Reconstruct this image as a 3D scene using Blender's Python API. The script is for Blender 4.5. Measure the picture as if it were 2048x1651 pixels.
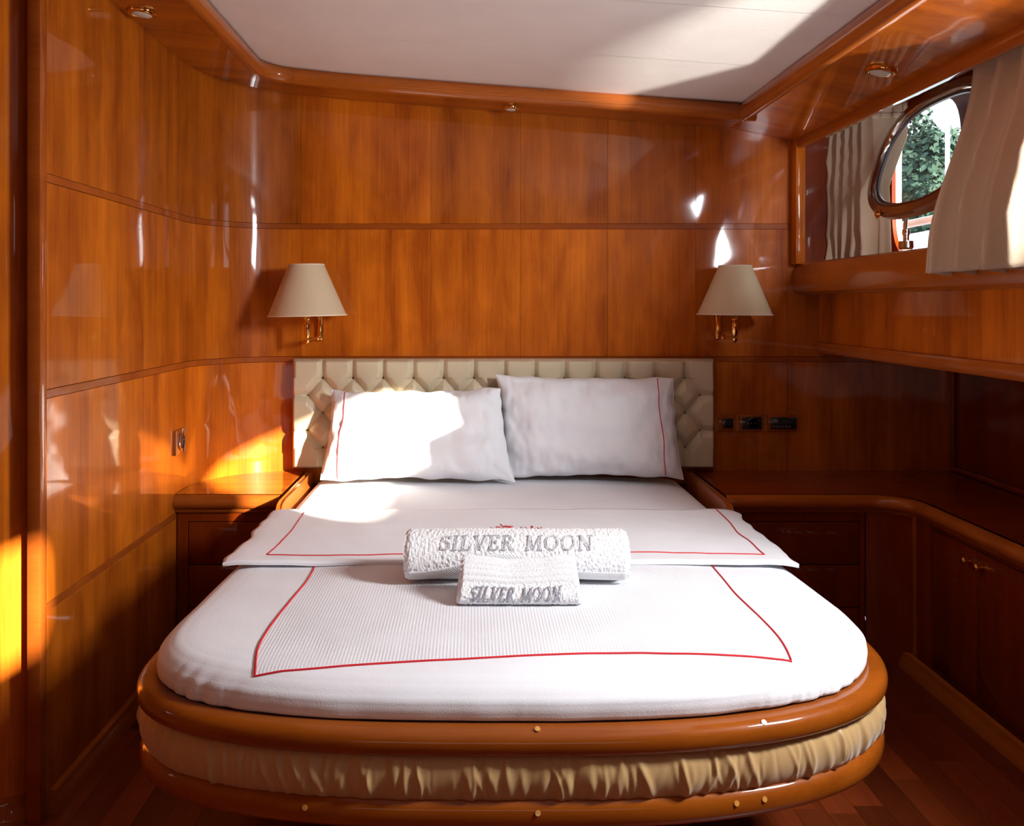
import bpy, bmesh, math, random
from math import pi, sin, cos, radians
from mathutils import Vector, noise
from mathutils.bvhtree import BVHTree
random.seed(7)
for o in list(bpy.data.objects): bpy.data.objects.remove(o)
SC = bpy.context.scene; COL = SC.collection
# ------------------------------------------------------------------ camera, world, light
CZ = 1.22                       # camera height above the cabin floor
F = 1900.0; VX, VY = 945.0, 607.0
cam = bpy.data.cameras.new('camera'); co = bpy.data.objects.new('camera', cam); COL.objects.link(co)
co.location = (0, 0, CZ); co.rotation_euler = (pi/2, 0, 0)
cam.sensor_width = 36; cam.lens = F/2048*36
cam.shift_x = (1024-VX)/2048; cam.shift_y = -(825.5-VY)/2048
cam.clip_start = 0.02
SC.camera = co
SC.view_settings.view_transform = 'Standard'; SC.view_settings.look = 'None'
SC.view_settings.exposure = 0.0; SC.view_settings.gamma = 1; SC.view_settings.use_curve_mapping = False
w = bpy.data.worlds.new('sky'); SC.world = w; w.use_nodes = True
bg = w.node_tree.nodes['Background']; bg.inputs[0].default_value = (0.86, 0.93, 1.0, 1); bg.inputs[1].default_value = 3.0
SUN = Vector((-1, 1.10, -0.45)).normalized()
sl = bpy.data.lights.new('sun', 'SUN'); sl.energy = 29; sl.angle = radians(0.9); sl.color = (1, 0.9, 0.74)
so = bpy.data.objects.new('sun', sl); COL.objects.link(so); so.rotation_euler = SUN.to_track_quat('-Z', 'Y').to_euler()
so.location = (4, -1, 4)
def area(name, loc, direction, sx, sy, power, color):
    l = bpy.data.lights.new(name, 'AREA'); l.shape = 'RECTANGLE'; l.size = sx; l.size_y = sy; l.energy = power; l.color = color
    o = bpy.data.objects.new(name, l); COL.objects.link(o); o.location = loc
    o.rotation_euler = Vector(direction).to_track_quat('-Z', 'Z').to_euler(); return o
# daylight entering by the second porthole (right, beside the camera); then an added low fill behind the camera, aimed up to brighten the ceiling
area('porthole_daylight', (1.52, 1.38, CZ+0.47), (-1, 0.25, -0.28), 0.45, 0.26, 58, (.95, 0.98, 1))
area('ceiling_fill', (0.1, -0.9, CZ-0.62), (0, .3, 1), 1.9, 1.0, 7.5, (.96, 0.98, 1))
# sunlight thrown back up by the sea through the porthole onto the headliner
gl = bpy.data.lights.new('sea_glint', 'SPOT'); gl.energy = 9000; gl.spot_size = radians(6); gl.spot_blend = .3; gl.shadow_soft_size = .15; gl.color = (1, .95, .86)
go = bpy.data.objects.new('sea_glint', gl); COL.objects.link(go); go.location = (4.3, -4.1, CZ-1.18)
go.rotation_euler = (Vector((.72, 2.72, CZ+.75))-go.location).to_track_quat('-Z', 'Y').to_euler()

# ------------------------------------------------------------------ helpers
def P(px, py, Y):
    return Vector(((px-VX)*Y/F, Y, CZ-(py-VY)*Y/F))
def lerp(a, b, t): return a+(b-a)*t
def nz(x, y=0, z=0): return noise.noise(Vector((x, y, z)))
def smooth01(t): t = max(0, min(1, t)); return t*t*(3-2*t)

class MB:
    def __init__(s): s.v = []; s.f = []
    def add(s, vs, fs):
        n = len(s.v); s.v += [tuple(v) for v in vs]; s.f += [tuple(i+n for i in f) for f in fs]; return s
    def box(s, a, b, bev=0, seg=2):
        bm = bmesh.new(); bmesh.ops.create_cube(bm, size=1)
        for v in bm.verts:
            v.co = Vector([lerp(a[i], b[i], v.co[i]+.5) for i in range(3)])
        if bev: bmesh.ops.bevel(bm, geom=bm.edges[:], offset=bev, segments=seg, affect='EDGES', profile=.5)
        return s.bm(bm)
    def bm(s, bm, M=None):
        bm.verts.index_update()
        s.add([(M @ v.co if M else v.co) for v in bm.verts], [[v.index for v in f.verts] for f in bm.faces]); bm.free(); return s
    def grid(s, fn, nu, nv, cu=False, cv=False):
        vs = [fn(i/(nu if cu else nu-1), j/(nv if cv else nv-1)) for i in range(nu) for j in range(nv)]
        fs = []
        for i in range(nu if cu else nu-1):
            for j in range(nv if cv else nv-1):
                a = i*nv+j; b = ((i+1) % nu)*nv+j; c = ((i+1) % nu)*nv+(j+1) % nv; d = i*nv+(j+1) % nv
                fs.append((a, b, c, d))
        return s.add(vs, fs)
    def sweep(s, path, prof, closed=True, loop=False, caps=True, zf=None):
        n = len(path); m = len(prof); vs = []
        for i in range(n):
            p = Vector(path[i])
            if loop: a = Vector(path[i-1]); b = Vector(path[(i+1) % n])
            else: a = Vector(path[max(i-1, 0)]); b = Vector(path[min(i+1, n-1)])
            t1 = (p-a); t2 = (b-p)
            if t1.length < 1e-9: t1 = t2.copy()
            if t2.length < 1e-9: t2 = t1.copy()
            t1.normalize(); t2.normalize()
            t = (t1+t2).normalized(); k = 1/max(.5, t.dot(t1)); nrm = Vector((t.y, -t.x))*k
            for q in prof:
                x = p.x+nrm.x*q[0]; y = p.y+nrm.y*q[0]
                vs.append((x, y, q[1]+(zf(x, y) if zf else 0)))
        fs = []
        for i in range(n if loop else n-1):
            for j in range(m if closed else m-1):
                i2 = (i+1) % n; j2 = (j+1) % m
                fs.append((i*m+j, i2*m+j, i2*m+j2, i*m+j2))
        if caps and closed and not loop:
            fs.append(tuple(range(m))); fs.append(tuple((n-1)*m+j for j in reversed(range(m))))
        return s.add(vs, fs)
    def tube(s, pts, r, k=8, caps=True, rf=None, loop=False):
        pts = [Vector(p) for p in pts]; n = len(pts); vs = []; up = Vector((0, 0, 1)); u = None
        for i, p in enumerate(pts):
            t = (pts[(i+1) % n if loop else min(i+1, n-1)]-pts[i-1 if (loop or i) else 0])
            if t.length < 1e-9: t = Vector((0, 0, 1))
            t.normalize()
            if u is None: u = t.cross(up) if abs(t.dot(up)) < .9 else t.cross(Vector((1, 0, 0)))
            u = (u-t*u.dot(t)).normalized(); w_ = t.cross(u)
            rr = rf(i/(n-1)) if rf else r
            for j in range(k): vs.append(p+(u*cos(2*pi*j/k)+w_*sin(2*pi*j/k))*rr)
        fs = [(i*k+j, ((i+1) % n)*k+j, ((i+1) % n)*k+(j+1) % k, i*k+(j+1) % k) for i in range(n if loop else n-1) for j in range(k)]
        if caps and not loop: fs += [tuple(range(k)), tuple((n-1)*k+j for j in reversed(range(k)))]
        return s.add(vs, fs)
    def lathe(s, prof, c, axis='z', k=32, M=None):
        # prof: (r, h) list along the axis
        vs = []; fs = []; m = len(prof)
        for i in range(k):
            a = 2*pi*i/k
            for r, h in prof:
                p = Vector((r*cos(a), r*sin(a), h))
                if axis == 'x': p = Vector((p.z, p.x, p.y))
                if axis == 'y': p = Vector((p.x, p.z, p.y))
                if M: p = M @ p
                vs.append(p+Vector(c))
        for i in range(k):
            for j in range(m-1): fs.append((i*m+j, ((i+1) % k)*m+j, ((i+1) % k)*m+j+1, i*m+j+1))
        return s.add(vs, fs)
    def build(s, name, mat, parent=None, ang=35, thick=0, data_only=False):
        me = bpy.data.meshes.new(name)
        off = Vector((0, 0, 0)); q = parent
        while q is not None: off += q.location; q = q.parent
        me.from_pydata([tuple(Vector(v)-off) for v in s.v], [], s.f)
        b = bmesh.new(); b.from_mesh(me); bmesh.ops.remove_doubles(b, verts=b.verts[:], dist=1e-6); bmesh.ops.recalc_face_normals(b, faces=b.faces[:]); b.to_mesh(me); b.free()
        me.shade_smooth(); me.set_sharp_from_angle(angle=radians(ang))
        me.materials.append(mat)
        o = bpy.data.objects.new(name, me); COL.objects.link(o)
        if parent is not None: o.parent = parent
        if thick:
            m = o.modifiers.new('thickness', 'SOLIDIFY'); m.thickness = thick; m.offset = -1
        return o
def tag(o, label, cat, group=None):
    o['label'] = label; o['category'] = cat
    if group: o['group'] = group
    return o
def thing(name, label, cat, loc=(0, 0, 0), group=None):
    o = bpy.data.objects.new(name, None); COL.objects.link(o); o.location = loc; o.empty_display_size = .05
    return tag(o, label, cat, group)
def struct(o): o['kind'] = 'structure'; return o
def sroot(name):
    o = bpy.data.objects.new(name, None); COL.objects.link(o); return struct(o)
def resample(pts, n):
    pts = [Vector(p) for p in pts]; d = [0]
    for i in range(1, len(pts)): d.append(d[-1]+(pts[i]-pts[i-1]).length)
    out = []; j = 0
    for i in range(n):
        t = d[-1]*i/(n-1)
        while j < len(d)-2 and d[j+1] < t: j += 1
        k = (t-d[j])/max(1e-9, d[j+1]-d[j]); out.append(pts[j].lerp(pts[j+1], max(0, min(1, k))))
    return out
def subpath(pts, s0, s1):
    pts = [Vector(p) for p in pts]; d = [0]
    for i in range(1, len(pts)): d.append(d[-1]+(pts[i]-pts[i-1]).length)
    def at(t):
        for j in range(len(d)-1):
            if d[j+1] >= t: return pts[j].lerp(pts[j+1], (t-d[j])/max(1e-9, d[j+1]-d[j]))
        return pts[-1].copy()
    return [at(s0)]+[p for p, q in zip(pts, d) if s0+1e-4 < q < s1-1e-4]+[at(s1)]
def circ(r, cz=0, cn=0, k=20, rz=None):
    rz = rz or r
    return [(cn+r*cos(2*pi*i/k), cz+rz*sin(2*pi*i/k)) for i in range(k)]

# ------------------------------------------------------------------ materials
def nodes(name):
    m = bpy.data.materials.new(name); m.use_nodes = True; nt = m.node_tree
    return m, nt, nt.nodes['Principled BSDF']
def N(nt, t, **kw):
    n = nt.nodes.new(t)
    for k, v in kw.items():
        if k.startswith('i_'):
            key = k[2:]; n.inputs[int(key) if key.isdigit() else key].default_value = v
        else: setattr(n, k, v)
    return n
def wood(name, light, dark, axis='z', gloss=.05, grain=1.0, rnd=.22, deep=None):
    m, nt, p = nodes(name); L = nt.links.new
    tc = N(nt, 'ShaderNodeTexCoord'); oi = N(nt, 'ShaderNodeObjectInfo')
    add = N(nt, 'ShaderNodeVectorMath', operation='MULTIPLY_ADD'); 
    comb = N(nt, 'ShaderNodeCombineXYZ'); L(oi.outputs['Random'], comb.inputs[0]); L(oi.outputs['Random'], comb.inputs[1]); L(oi.outputs['Random'], comb.inputs[2])
    L(comb.outputs[0], add.inputs[0]); add.inputs[1].default_value = (3, 3, 3); L(tc.outputs['Object'], add.inputs[2])
    def mapn(s, t):
        mp = N(nt, 'ShaderNodeMapping'); i = 'xyz'.index(axis); sc = [s]*3; sc[i] = t; mp.inputs['Scale'].default_value = sc
        L(add.outputs[0], mp.inputs['Vector']); return mp
    n1 = N(nt, 'ShaderNodeTexNoise', i_Scale=1.0, i_Detail=5.0, i_Roughness=.6); L(mapn(9*grain, .5).outputs[0], n1.inputs['Vector'])
    n2 = N(nt, 'ShaderNodeTexNoise', i_Scale=1.0, i_Detail=3.0, i_Roughness=.6); L(mapn(170*grain, 5).outputs[0], n2.inputs['Vector'])
    n3 = N(nt, 'ShaderNodeTexNoise', i_Scale=1.0, i_Detail=4.0, i_Distortion=.6); L(mapn(12, 5).outputs[0], n3.inputs['Vector'])
    def scl(nd, lo, hi, a, b):
        r = N(nt, 'ShaderNodeMapRange'); r.inputs[1].default_value = lo; r.inputs[2].default_value = hi; r.inputs[3].default_value = a; r.inputs[4].default_value = b
        L(nd, r.inputs[0]); return r.outputs[0]
    a = scl(n1.outputs['Fac'], .3, .7, 0, .55); b = scl(n2.outputs['Fac'], .3, .7, 0, .2); c = scl(n3.outputs['Fac'], .35, .7, 0, .25)
    s1 = N(nt, 'ShaderNodeMath', operation='ADD'); L(a, s1.inputs[0]); L(b, s1.inputs[1])
    s2 = N(nt, 'ShaderNodeMath', operation='ADD'); L(s1.outputs[0], s2.inputs[0]); L(c, s2.inputs[1])
    mx = N(nt, 'ShaderNodeMix', data_type='RGBA'); mx.inputs[6].default_value = (*dark, 1); mx.inputs[7].default_value = (*light, 1)
    L(s2.outputs[0], mx.inputs[0])
    hs = N(nt, 'ShaderNodeHueSaturation'); L(mx.outputs[2], hs.inputs['Color']); L(scl(oi.outputs['Random'], 0, 1, 1-rnd, 1+rnd), hs.inputs['Value'])
    L(hs.outputs[0], p.inputs['Base Color'])
    p.inputs['Roughness'].default_value = .38; p.inputs['Coat Weight'].default_value = 1; p.inputs['Coat Roughness'].default_value = gloss; p.inputs['Coat IOR'].default_value = 1.38
    p.inputs['Specular IOR Level'].default_value = .08
    nb = N(nt, 'ShaderNodeTexNoise', i_Scale=5.0, i_Detail=1.0); L(tc.outputs['Object'], nb.inputs['Vector'])
    bp = N(nt, 'ShaderNodeBump', i_Strength=.5, i_Distance=.003); L(nb.outputs['Fac'], bp.inputs['Height']); L(bp.outputs[0], p.inputs['Coat Normal'])
    return m
LT, DK = (.64, .165, .009), (.17, .022, .002)
W_wall = wood('cherry_veneer_upright', LT, DK, 'z')
W_x = wood('cherry_veneer_crosswise', LT, DK, 'x')
W_y = wood('cherry_veneer_lengthwise', LT, DK, 'y')
W_trim = wood('cherry_moulding', (.46, .12, .013), (.25, .05, .006), 'y', rnd=.1)
W_trimx = wood('cherry_moulding_crosswise', (.46, .12, .013), (.25, .05, .006), 'x', rnd=.1)
W_strip = wood('cherry_inlay_strip', (.36, .085, .009), (.22, .04, .005), 'x', rnd=.06)
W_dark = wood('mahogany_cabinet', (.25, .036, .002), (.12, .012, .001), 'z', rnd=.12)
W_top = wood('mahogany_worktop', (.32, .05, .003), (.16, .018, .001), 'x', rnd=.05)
W_rail = wood('bed_rail_wood', (.34, .085, .006), (.17, .032, .002), 'x', rnd=.02)
W_bead = wood('satin_corner_bead', (.30, .06, .006), (.20, .035, .004), 'z', gloss=.32, rnd=.05)
W_floor = wood('floor_plank_wood', (.24, .045, .01), (.11, .016, .004), 'y', gloss=.32, rnd=.45)

def plain(name, col, rough=.5, metal=0, bump=None, coat=0, sheen=0, trans=0, spec=.5):
    m, nt, p = nodes(name); L = nt.links.new
    p.inputs['Base Color'].default_value = (*col, 1); p.inputs['Roughness'].default_value = rough; p.inputs['Metallic'].default_value = metal
    p.inputs['Coat Weight'].default_value = coat; p.inputs['Sheen Weight'].default_value = sheen; p.inputs['Specular IOR Level'].default_value = spec
    tc = N(nt, 'ShaderNodeTexCoord'); n1 = N(nt, 'ShaderNodeTexNoise', i_Scale=7.0, i_Detail=3.0); L(tc.outputs['Object'], n1.inputs['Vector'])
    hs = N(nt, 'ShaderNodeMix', data_type='RGBA', blend_type='MULTIPLY'); hs.inputs[0].default_value = .12
    hs.inputs[6].default_value = (*col, 1); L(n1.outputs['Fac'], hs.inputs[7]); L(hs.outputs[2], p.inputs['Base Color'])
    if bump:
        sc, dist, kind = bump
        if kind == 'noise': t = N(nt, 'ShaderNodeTexNoise', i_Scale=sc, i_Detail=3.0)
        elif kind == 'voronoi': t = N(nt, 'ShaderNodeTexVoronoi', i_Scale=sc, feature='F1', i_Randomness=0.0)
        else:
            t = N(nt, 'ShaderNodeTexNoise', i_Scale=sc, i_Detail=3.0)
        L(tc.outputs['Object'], t.inputs['Vector'])
        b = N(nt, 'ShaderNodeBump', i_Strength=1.0, i_Distance=dist); L(t.outputs[0], b.inputs['Height']); L(b.outputs[0], p.inputs['Normal'])
    if trans:
        tr = N(nt, 'ShaderNodeBsdfTranslucent'); tr.inputs[0].default_value = (*col, 1)
        mix = N(nt, 'ShaderNodeMixShader'); mix.inputs[0].default_value = trans
        L(p.outputs[0], mix.inputs[1]); L(tr.outputs[0], mix.inputs[2]); L(mix.outputs[0], nt.nodes['Material Output'].inputs[0])
    return m
M_ceil = plain('white_headliner', (.88, .84, .81), .45, bump=(60, .0004, 'noise'), spec=.3)
M_sheet = plain('white_cotton', (.84, .855, .90), .8, bump=(380, .0004, 'noise'), sheen=.1, spec=.15)
M_weave = plain('white_waffle_weave', (.81, .82, .86), .85, bump=(150, .0014, 'voronoi'), spec=.1)
M_terry = plain('white_terry', (.88, .88, .90), .95, bump=(330, .0022, 'noise'), sheen=.3, spec=.05)
M_towelflat = plain('white_towel_border', (.86, .86, .88), .9, bump=(900, .0008, 'noise'), spec=.05)
M_red = plain('red_cord', (.62, .01, .02), .6)
M_grey = plain('grey_thread', (.30, .31, .38), .6)
M_greyl = plain('pale_grey_thread', (.50, .50, .55), .6)
M_leather = plain('cream_leather', (.62, .52, .36), .33, bump=(160, .0005, 'noise'), spec=.45)
M_button = plain('leather_button', (.12, .08, .045), .4)
M_satin = plain('gold_satin_fabric', (.52, .32, .13), .42, bump=(500, .0002, 'noise'), sheen=.3)
M_curtain = plain('beige_curtain_fabric', (.62, .47, .33), .85, bump=(700, .0006, 'noise'), sheen=.1, trans=.08, spec=.1)
M_shade = plain('cream_lampshade', (.80, .65, .44), .6, trans=.25, spec=.3)
M_shrim = plain('cream_shade_binding', (.80, .66, .50), .5)
M_brass = plain('polished_brass', (.86, .50, .14), .12, 1)
M_chrome = plain('chrome', (.75, .72, .68), .12, 1)
M_black = plain('black_plastic', (.012, .012, .016), .25, coat=.4)
M_btn = plain('grey_button_plastic', (.16, .16, .2), .4)
M_opal = plain('frosted_lamp_glass', (.62, .60, .52), .25)
M_framew = plain('brown_porthole_frame', (.17, .055, .025), .22, coat=.8)
M_rubber = plain('grey_rubber_seal', (.10, .10, .12), .4)
M_white = plain('white_gelcoat', (.82, .83, .84), .3, coat=.3)
M_leaf = plain('foliage', (.035, .075, .05), .8, bump=(4, .05, 'noise'))
M_canvas = plain('white_awning_canvas', (.85, .85, .83), .8, trans=.3)
M_sea = plain('sea_water', (.08, .16, .18), .1)
def glass():
    m, nt, p = nodes('window_glass'); L = nt.links.new; nt.nodes.remove(p)
    t = N(nt, 'ShaderNodeBsdfTransparent'); t.inputs[0].default_value = (.93, .97, .98, 1)
    g = N(nt, 'ShaderNodeBsdfGlossy'); g.inputs['Roughness'].default_value = .03
    lw = N(nt, 'ShaderNodeLayerWeight', i_Blend=.5); pw = N(nt, 'ShaderNodeMath', operation='POWER'); L(lw.outputs['Facing'], pw.inputs[0]); pw.inputs[1].default_value = 5
    fr = N(nt, 'ShaderNodeMath', operation='MULTIPLY_ADD'); L(pw.outputs[0], fr.inputs[0]); fr.inputs[1].default_value = .6; fr.inputs[2].default_value = .03
    mx = N(nt, 'ShaderNodeMixShader'); L(fr.outputs[0], mx.inputs[0]); L(t.outputs[0], mx.inputs[1]); L(g.outputs[0], mx.inputs[2])
    L(mx.outputs[0], nt.nodes['Material Output'].inputs[0]); return m
M_glass = glass()

# ------------------------------------------------------------------ the cabin shell
YB = 3.71; XL = -1.027; XC = 1.45; XR = 1.87
def zs(x, y=0):        # underside of the cambered deck head
    pts = [(-2.2, .90), (-1.03, .852), (-.8, .828), (-.48, .792), (.1, .748), (.6, .712), (1.0, .684), (1.25, .63), (1.6, .56)]
    for (a, za), (b, zb) in zip(pts, pts[1:]):
        if x <= b: return CZ+lerp(za, zb, max(0, (x-a)/(b-a)))
    return CZ+pts[-1][1]
R_ = .36
arc = [(XL+R_-R_*cos(a), YB-R_+R_*sin(a)) for a in [pi/2*i/28 for i in range(29)]]
wallpath = [(XL, 2.262), (XL, 2.6)]+arc+[(0, YB), (1.0, YB), (XR, YB)]
lens = [0]
for a, b in zip(wallpath, wallpath[1:]): lens.append(lens[-1]+(Vector(b)-Vector(a)).length)
S_arc0 = lens[2]; S_arc1 = lens[30]; S_end = lens[-1]
def sX(x): return S_arc1+(x-arc[-1][0])

wl = sroot('wall_left'); wb = sroot('wall_back')
def panel(root, s0, s1, z0, z1, name='panel', mat=None, g=.0005, proud=.012, base=0):
    m = MB(); sp = subpath(wallpath, s0+g, s1-g); e = .0007
    m.sweep(sp, [(base, z0+g), (base+proud-e, z0+g), (base+proud, z0+g+e), (base+proud, z1-g-e), (base+proud-e, z1-g), (base, z1-g)])
    return m.build(name, mat or W_wall, root, ang=30)
MB().sweep(wallpath[:31], [(-.03, 0), (0, 0), (0, CZ+.95), (-.03, CZ+.95)]).build('backing', W_dark, wl)
MB().sweep([arc[-1]]+wallpath[31:], [(-.03, 0), (0, 0), (0, CZ-.15), (-.03, CZ-.15)]).build('backing', W_dark, wb)
MB().sweep([arc[-1], (0, YB), (1.62, YB)], [(-.03, CZ-.15), (0, CZ-.15), (0, CZ+.95), (-.03, CZ+.95)]).build('backing', W_dark, wb)
T1, T2, T3 = CZ+.311, CZ-.205, CZ-.715
bands = [(0.0, T3-.021), (T3, T2-.021), (T2, T1-.021), (T1, CZ+.93)]
sv = 2.93-2.262
for k, (z0, z1) in enumerate(bands):
    for s0, s1 in [(0, sv), (sv, S_arc1)]:
        if k == 3 and s0 == 0: panel(wl, s0, s1, z0, z1)
        else: panel(wl, s0, s1, z0, z1)
for zt in (T1, T2, T3):
    for s0, s1 in [(0, sv), (sv, S_arc1)]:
        panel(wl, s0, s1, zt-.021, zt, 'inlay_strip', W_strip, .0006, .0127)
xs = [-.667, -.162, .186, .527, .869, 1.225, XR-.002]
for z0, z1 in [(CZ-.70, T2-.021), (T2, T1-.021), (T1, CZ+.93)]:
    for a, b in zip(xs, xs[1:]): panel(wb, sX(a), sX(min(b, 1.60) if z0 > CZ-.5 else b), z0, z1)
for zt in (T1, T2):
    for a, b in zip(xs, xs[1:]): panel(wb, sX(a), sX(min(b, 1.60) if zt == T1 else b), zt-.021, zt, 'inlay_strip', W_strip, .0004, .0127)

# rounded column and narrow bead where the left wall ends
pil = sroot('trim_1')
MB().sweep([(-1.145+.108*cos(a), 2.338-.108*sin(a)) for a in [i*pi/28-.25 for i in range(34)]], [(0, 0), (.0, CZ+.95), (.01, CZ+.95), (.01, 0)]).build('column', W_wall, pil)
MB().box((-1.045, 2.225, 0), (-1.012, 2.262, CZ+.95), .004).build('bead', W_strip, pil)

# room aft of the camera
wf = sroot('wall_front')
for i in range(6): MB().box((-1.9+i*.62, -1.23, 0), (-1.9+i*.62+.618, -1.2, CZ+.95), .002, 1).build('panel', W_wall, wf)
w2 = sroot('wall_aft_left')
for i in range(6): MB().box((-1.62, -1.2+i*.62, 0), (-1.59, -1.2+i*.62+.618, CZ+.95), .002, 1).build('panel', W_wall, w2)

MB().box((-1.64, 2.375, 0), (-1.06, 2.40, CZ+.96)).build('return_panel', W_wall, w2)
MB().box((-1.66, -1.23, 0), (-1.625, 2.40, CZ+.96)).build('backing', W_dark, w2)
MB().box((-1.9, -1.27, 0), (2.0, -1.235, CZ+.96)).build('backing', W_dark, wf)
# ceiling: cambered white headliner in lengths
cl = sroot('ceiling')
ys = [-1.2, -.2, .6, 1.25, 1.85, 2.42, 2.95, 3.50]
for a, b in zip(ys, ys[1:]):
    m = MB(); m.grid(lambda u, v: (lerp(-.80, 1.03, u), lerp(a+.0008, b-.0008, v), zs(lerp(-.80, 1.03, u))+.045), 24, 2)
    m.grid(lambda u, v: (lerp(-.80, 1.03, u), lerp(a+.0008, b-.0008, v), zs(lerp(-.80, 1.03, u))+.06), 24, 2)
    m.build('ceiling_panel', M_ceil, cl)
MB().box((-1.9, -1.25, CZ+.96), (2.2, 3.8, CZ+1.0)).build('deck_head', W_dark, cl)
# soffit round the headliner
r2 = .13; xi, yi = -.775, 3.465
inner = [(xi, -1.2), (xi, 1.0), (xi, 2.4)]+[(xi+r2-r2*cos(a), yi-r2+r2*sin(a)) for a in [pi/2*i/16 for i in range(17)]]+[(-.3, yi), (.3, yi), (.7, yi), (1.0, yi)]
outer = [(XL-.02, -1.2), (XL-.02, 1.0), (XL-.02, 2.6)]+arc+[(-.3, YB+.01), (.3, YB+.01), (.7, YB+.01), (1.0, YB+.01)]
def split_resample(pts, counts):
    out = []
    for (a, b), n in counts:
        out += resample(pts[a:b+1], n)[(1 if out else 0):]
    return out
NI = [((0, 2), 10), ((2, 20), 24), ((20, 23), 24)]; I2 = split_resample(inner[:24], [((0, 2), 10), ((2, 19), 24), ((19, 23), 26)])
O2 = split_resample(outer, [((0, 2), 10), ((2, 31), 24), ((31, 35), 26)])
m = MB()
m.grid(lambda u, v: (lambda q: (q.x, q.y, zs(q.x)))(I2[round(u*(len(I2)-1))].lerp(O2[round(u*(len(I2)-1))], v)), len(I2), 6)
m.grid(lambda u, v: (lambda q: (q.x, q.y, zs(q.x)+.03))(I2[round(u*(len(I2)-1))].lerp(O2[round(u*(len(I2)-1))], v)), len(I2), 6)
struct(m.build('trim_2', W_x, None))
s3 = sroot('trim_3')
cuts = [-1.2, .1, .75, 1.35, 1.93, 2.50, 3.05, YB+.01]
for a, b in zip(cuts, cuts[1:]):
    m = MB(); m.grid(lambda u, v: (lerp(1.0, 1.262, u), lerp(a+.0008, b-.0008, v), zs(lerp(1.0, 1.262, u))), 4, 2)
    m.grid(lambda u, v: (lerp(1.0, 1.262, u), lerp(a+.0008, b-.0008, v), zs(lerp(1.0, 1.262, u))+.025), 4, 2); m.build('soffit_panel', W_x, s3)
mould = [(-.012, .045), (-.012, -.004), (-.004, -.012), (.008, -.014), (.020, -.009), (.028, .002), (.031, .016), (.028, .030), (.020, .040), (.008, .047)]
m4 = sroot('trim_4')
zi = lambda x, y: zs(min(x, 1.0) if x > .9 else x)
MB().sweep(inner[:19]+[(xi+r2, yi)], mould, zf=zs).build('moulding', W_trim, m4)
MB().sweep([(xi+r2, yi), (-.32, yi), (.1, yi), (.6, yi), (1.03, yi)], mould, zf=zs).build('moulding', W_trimx, m4)
MB().sweep([(1.0, yi+.03), (1.0, 2.5), (1.0, 1), (1.0, -1.2)], [(a*1.15, b*1.1) for a, b in mould], zf=lambda x, y: zs(1.0)).build('moulding', W_trim, m4)
# lip over the window niche, niche post, ledge and locker front along the ship's side
s5 = sroot('trim_5')
MB().sweep([(1.262, YB), (1.262, -1.2)], [(0.018, CZ+.60), (.022, CZ+.615), (.02, CZ+.635), (.01, CZ+.65), (-.02, CZ+.66), (-.02, CZ+.60), (0, CZ+.594), (.01, CZ+.594)]).build('lip', W_trim, s5)
MB().box((1.235, 3.63, CZ+.15), (1.275, 3.698, CZ+.64), .008).build('post', W_wall, s5)
MB().box((1.27, 3.64, CZ+.10), (1.62, 3.70, CZ+.82)).build('niche_end', W_dark, s5)
MB().box((1.25, -1.2, CZ+.80), (1.75, YB, CZ+.83)).build('niche_head', W_dark, s5)
lp = [(.0, .035), (.012, .037), (.030, .047), (.038, .068), (.040, .095), (.036, .125), (.028, .150), (.02, .156), (-.38, .156), (-.38, .035)]
MB().sweep([(1.285, 3.695), (1.285, 2.5), (1.285, 1.85)], [(a, CZ+b) for a, b in lp]).build('ledge', W_trim, s5)
for a, b in zip([1.85], [3.695]):
    MB().box((1.347, a+.001, CZ-.15), (1.372, b-.001, CZ+.04), .0015, 1).build('locker_panel', W_wall, s5)
MB().sweep([(1.347, 3.695), (1.347, 1.85)], [(0, CZ-.149), (.008, CZ-.15), (.012, CZ-.158), (.012, CZ-.18), (.006, CZ-.19), (-.02, CZ-.192), (-.02, CZ-.149)]).build('locker_rail', W_trim, s5)
MB().box((1.36, 1.85, CZ-.192), (XR, 3.695, CZ-.17)).build('locker_underside', W_dark, s5)
MB().box((1.36, -1.2, CZ-.192), (XR, 1.85, CZ-.17)).build('aft_shelf', W_dark, s5)
MB().box((1.30, 1.83, CZ-.19), (1.60, 1.85, CZ+.15)).build('locker_end', W_wall, s5)
wr = sroot('wall_right')
MB().box((XR+.011, -1.2, 0), (XR+.018, 3.74, CZ-.17)).build('backing', W_dark, wr)
for a, b in zip([-1.2, .2, 1.3, 2.3], [.2, 1.3, 2.3, 3.705]):
    MB().box((XR, a+.001, CZ-.66), (XR+.01, b-.001, CZ-.17), .002, 1).build('panel', W_dark, wr)
MB().box((XR-.016, 3.672, CZ-.65), (XR-.002, 3.698, CZ-.19), .004).build('corner_bead', W_bead, wr)
MB().box((XR-.02, -1.2, CZ-.648), (XR+.0, 3.67, CZ-.625), .006).build('skirting_strip', W_dark, wr)

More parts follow.
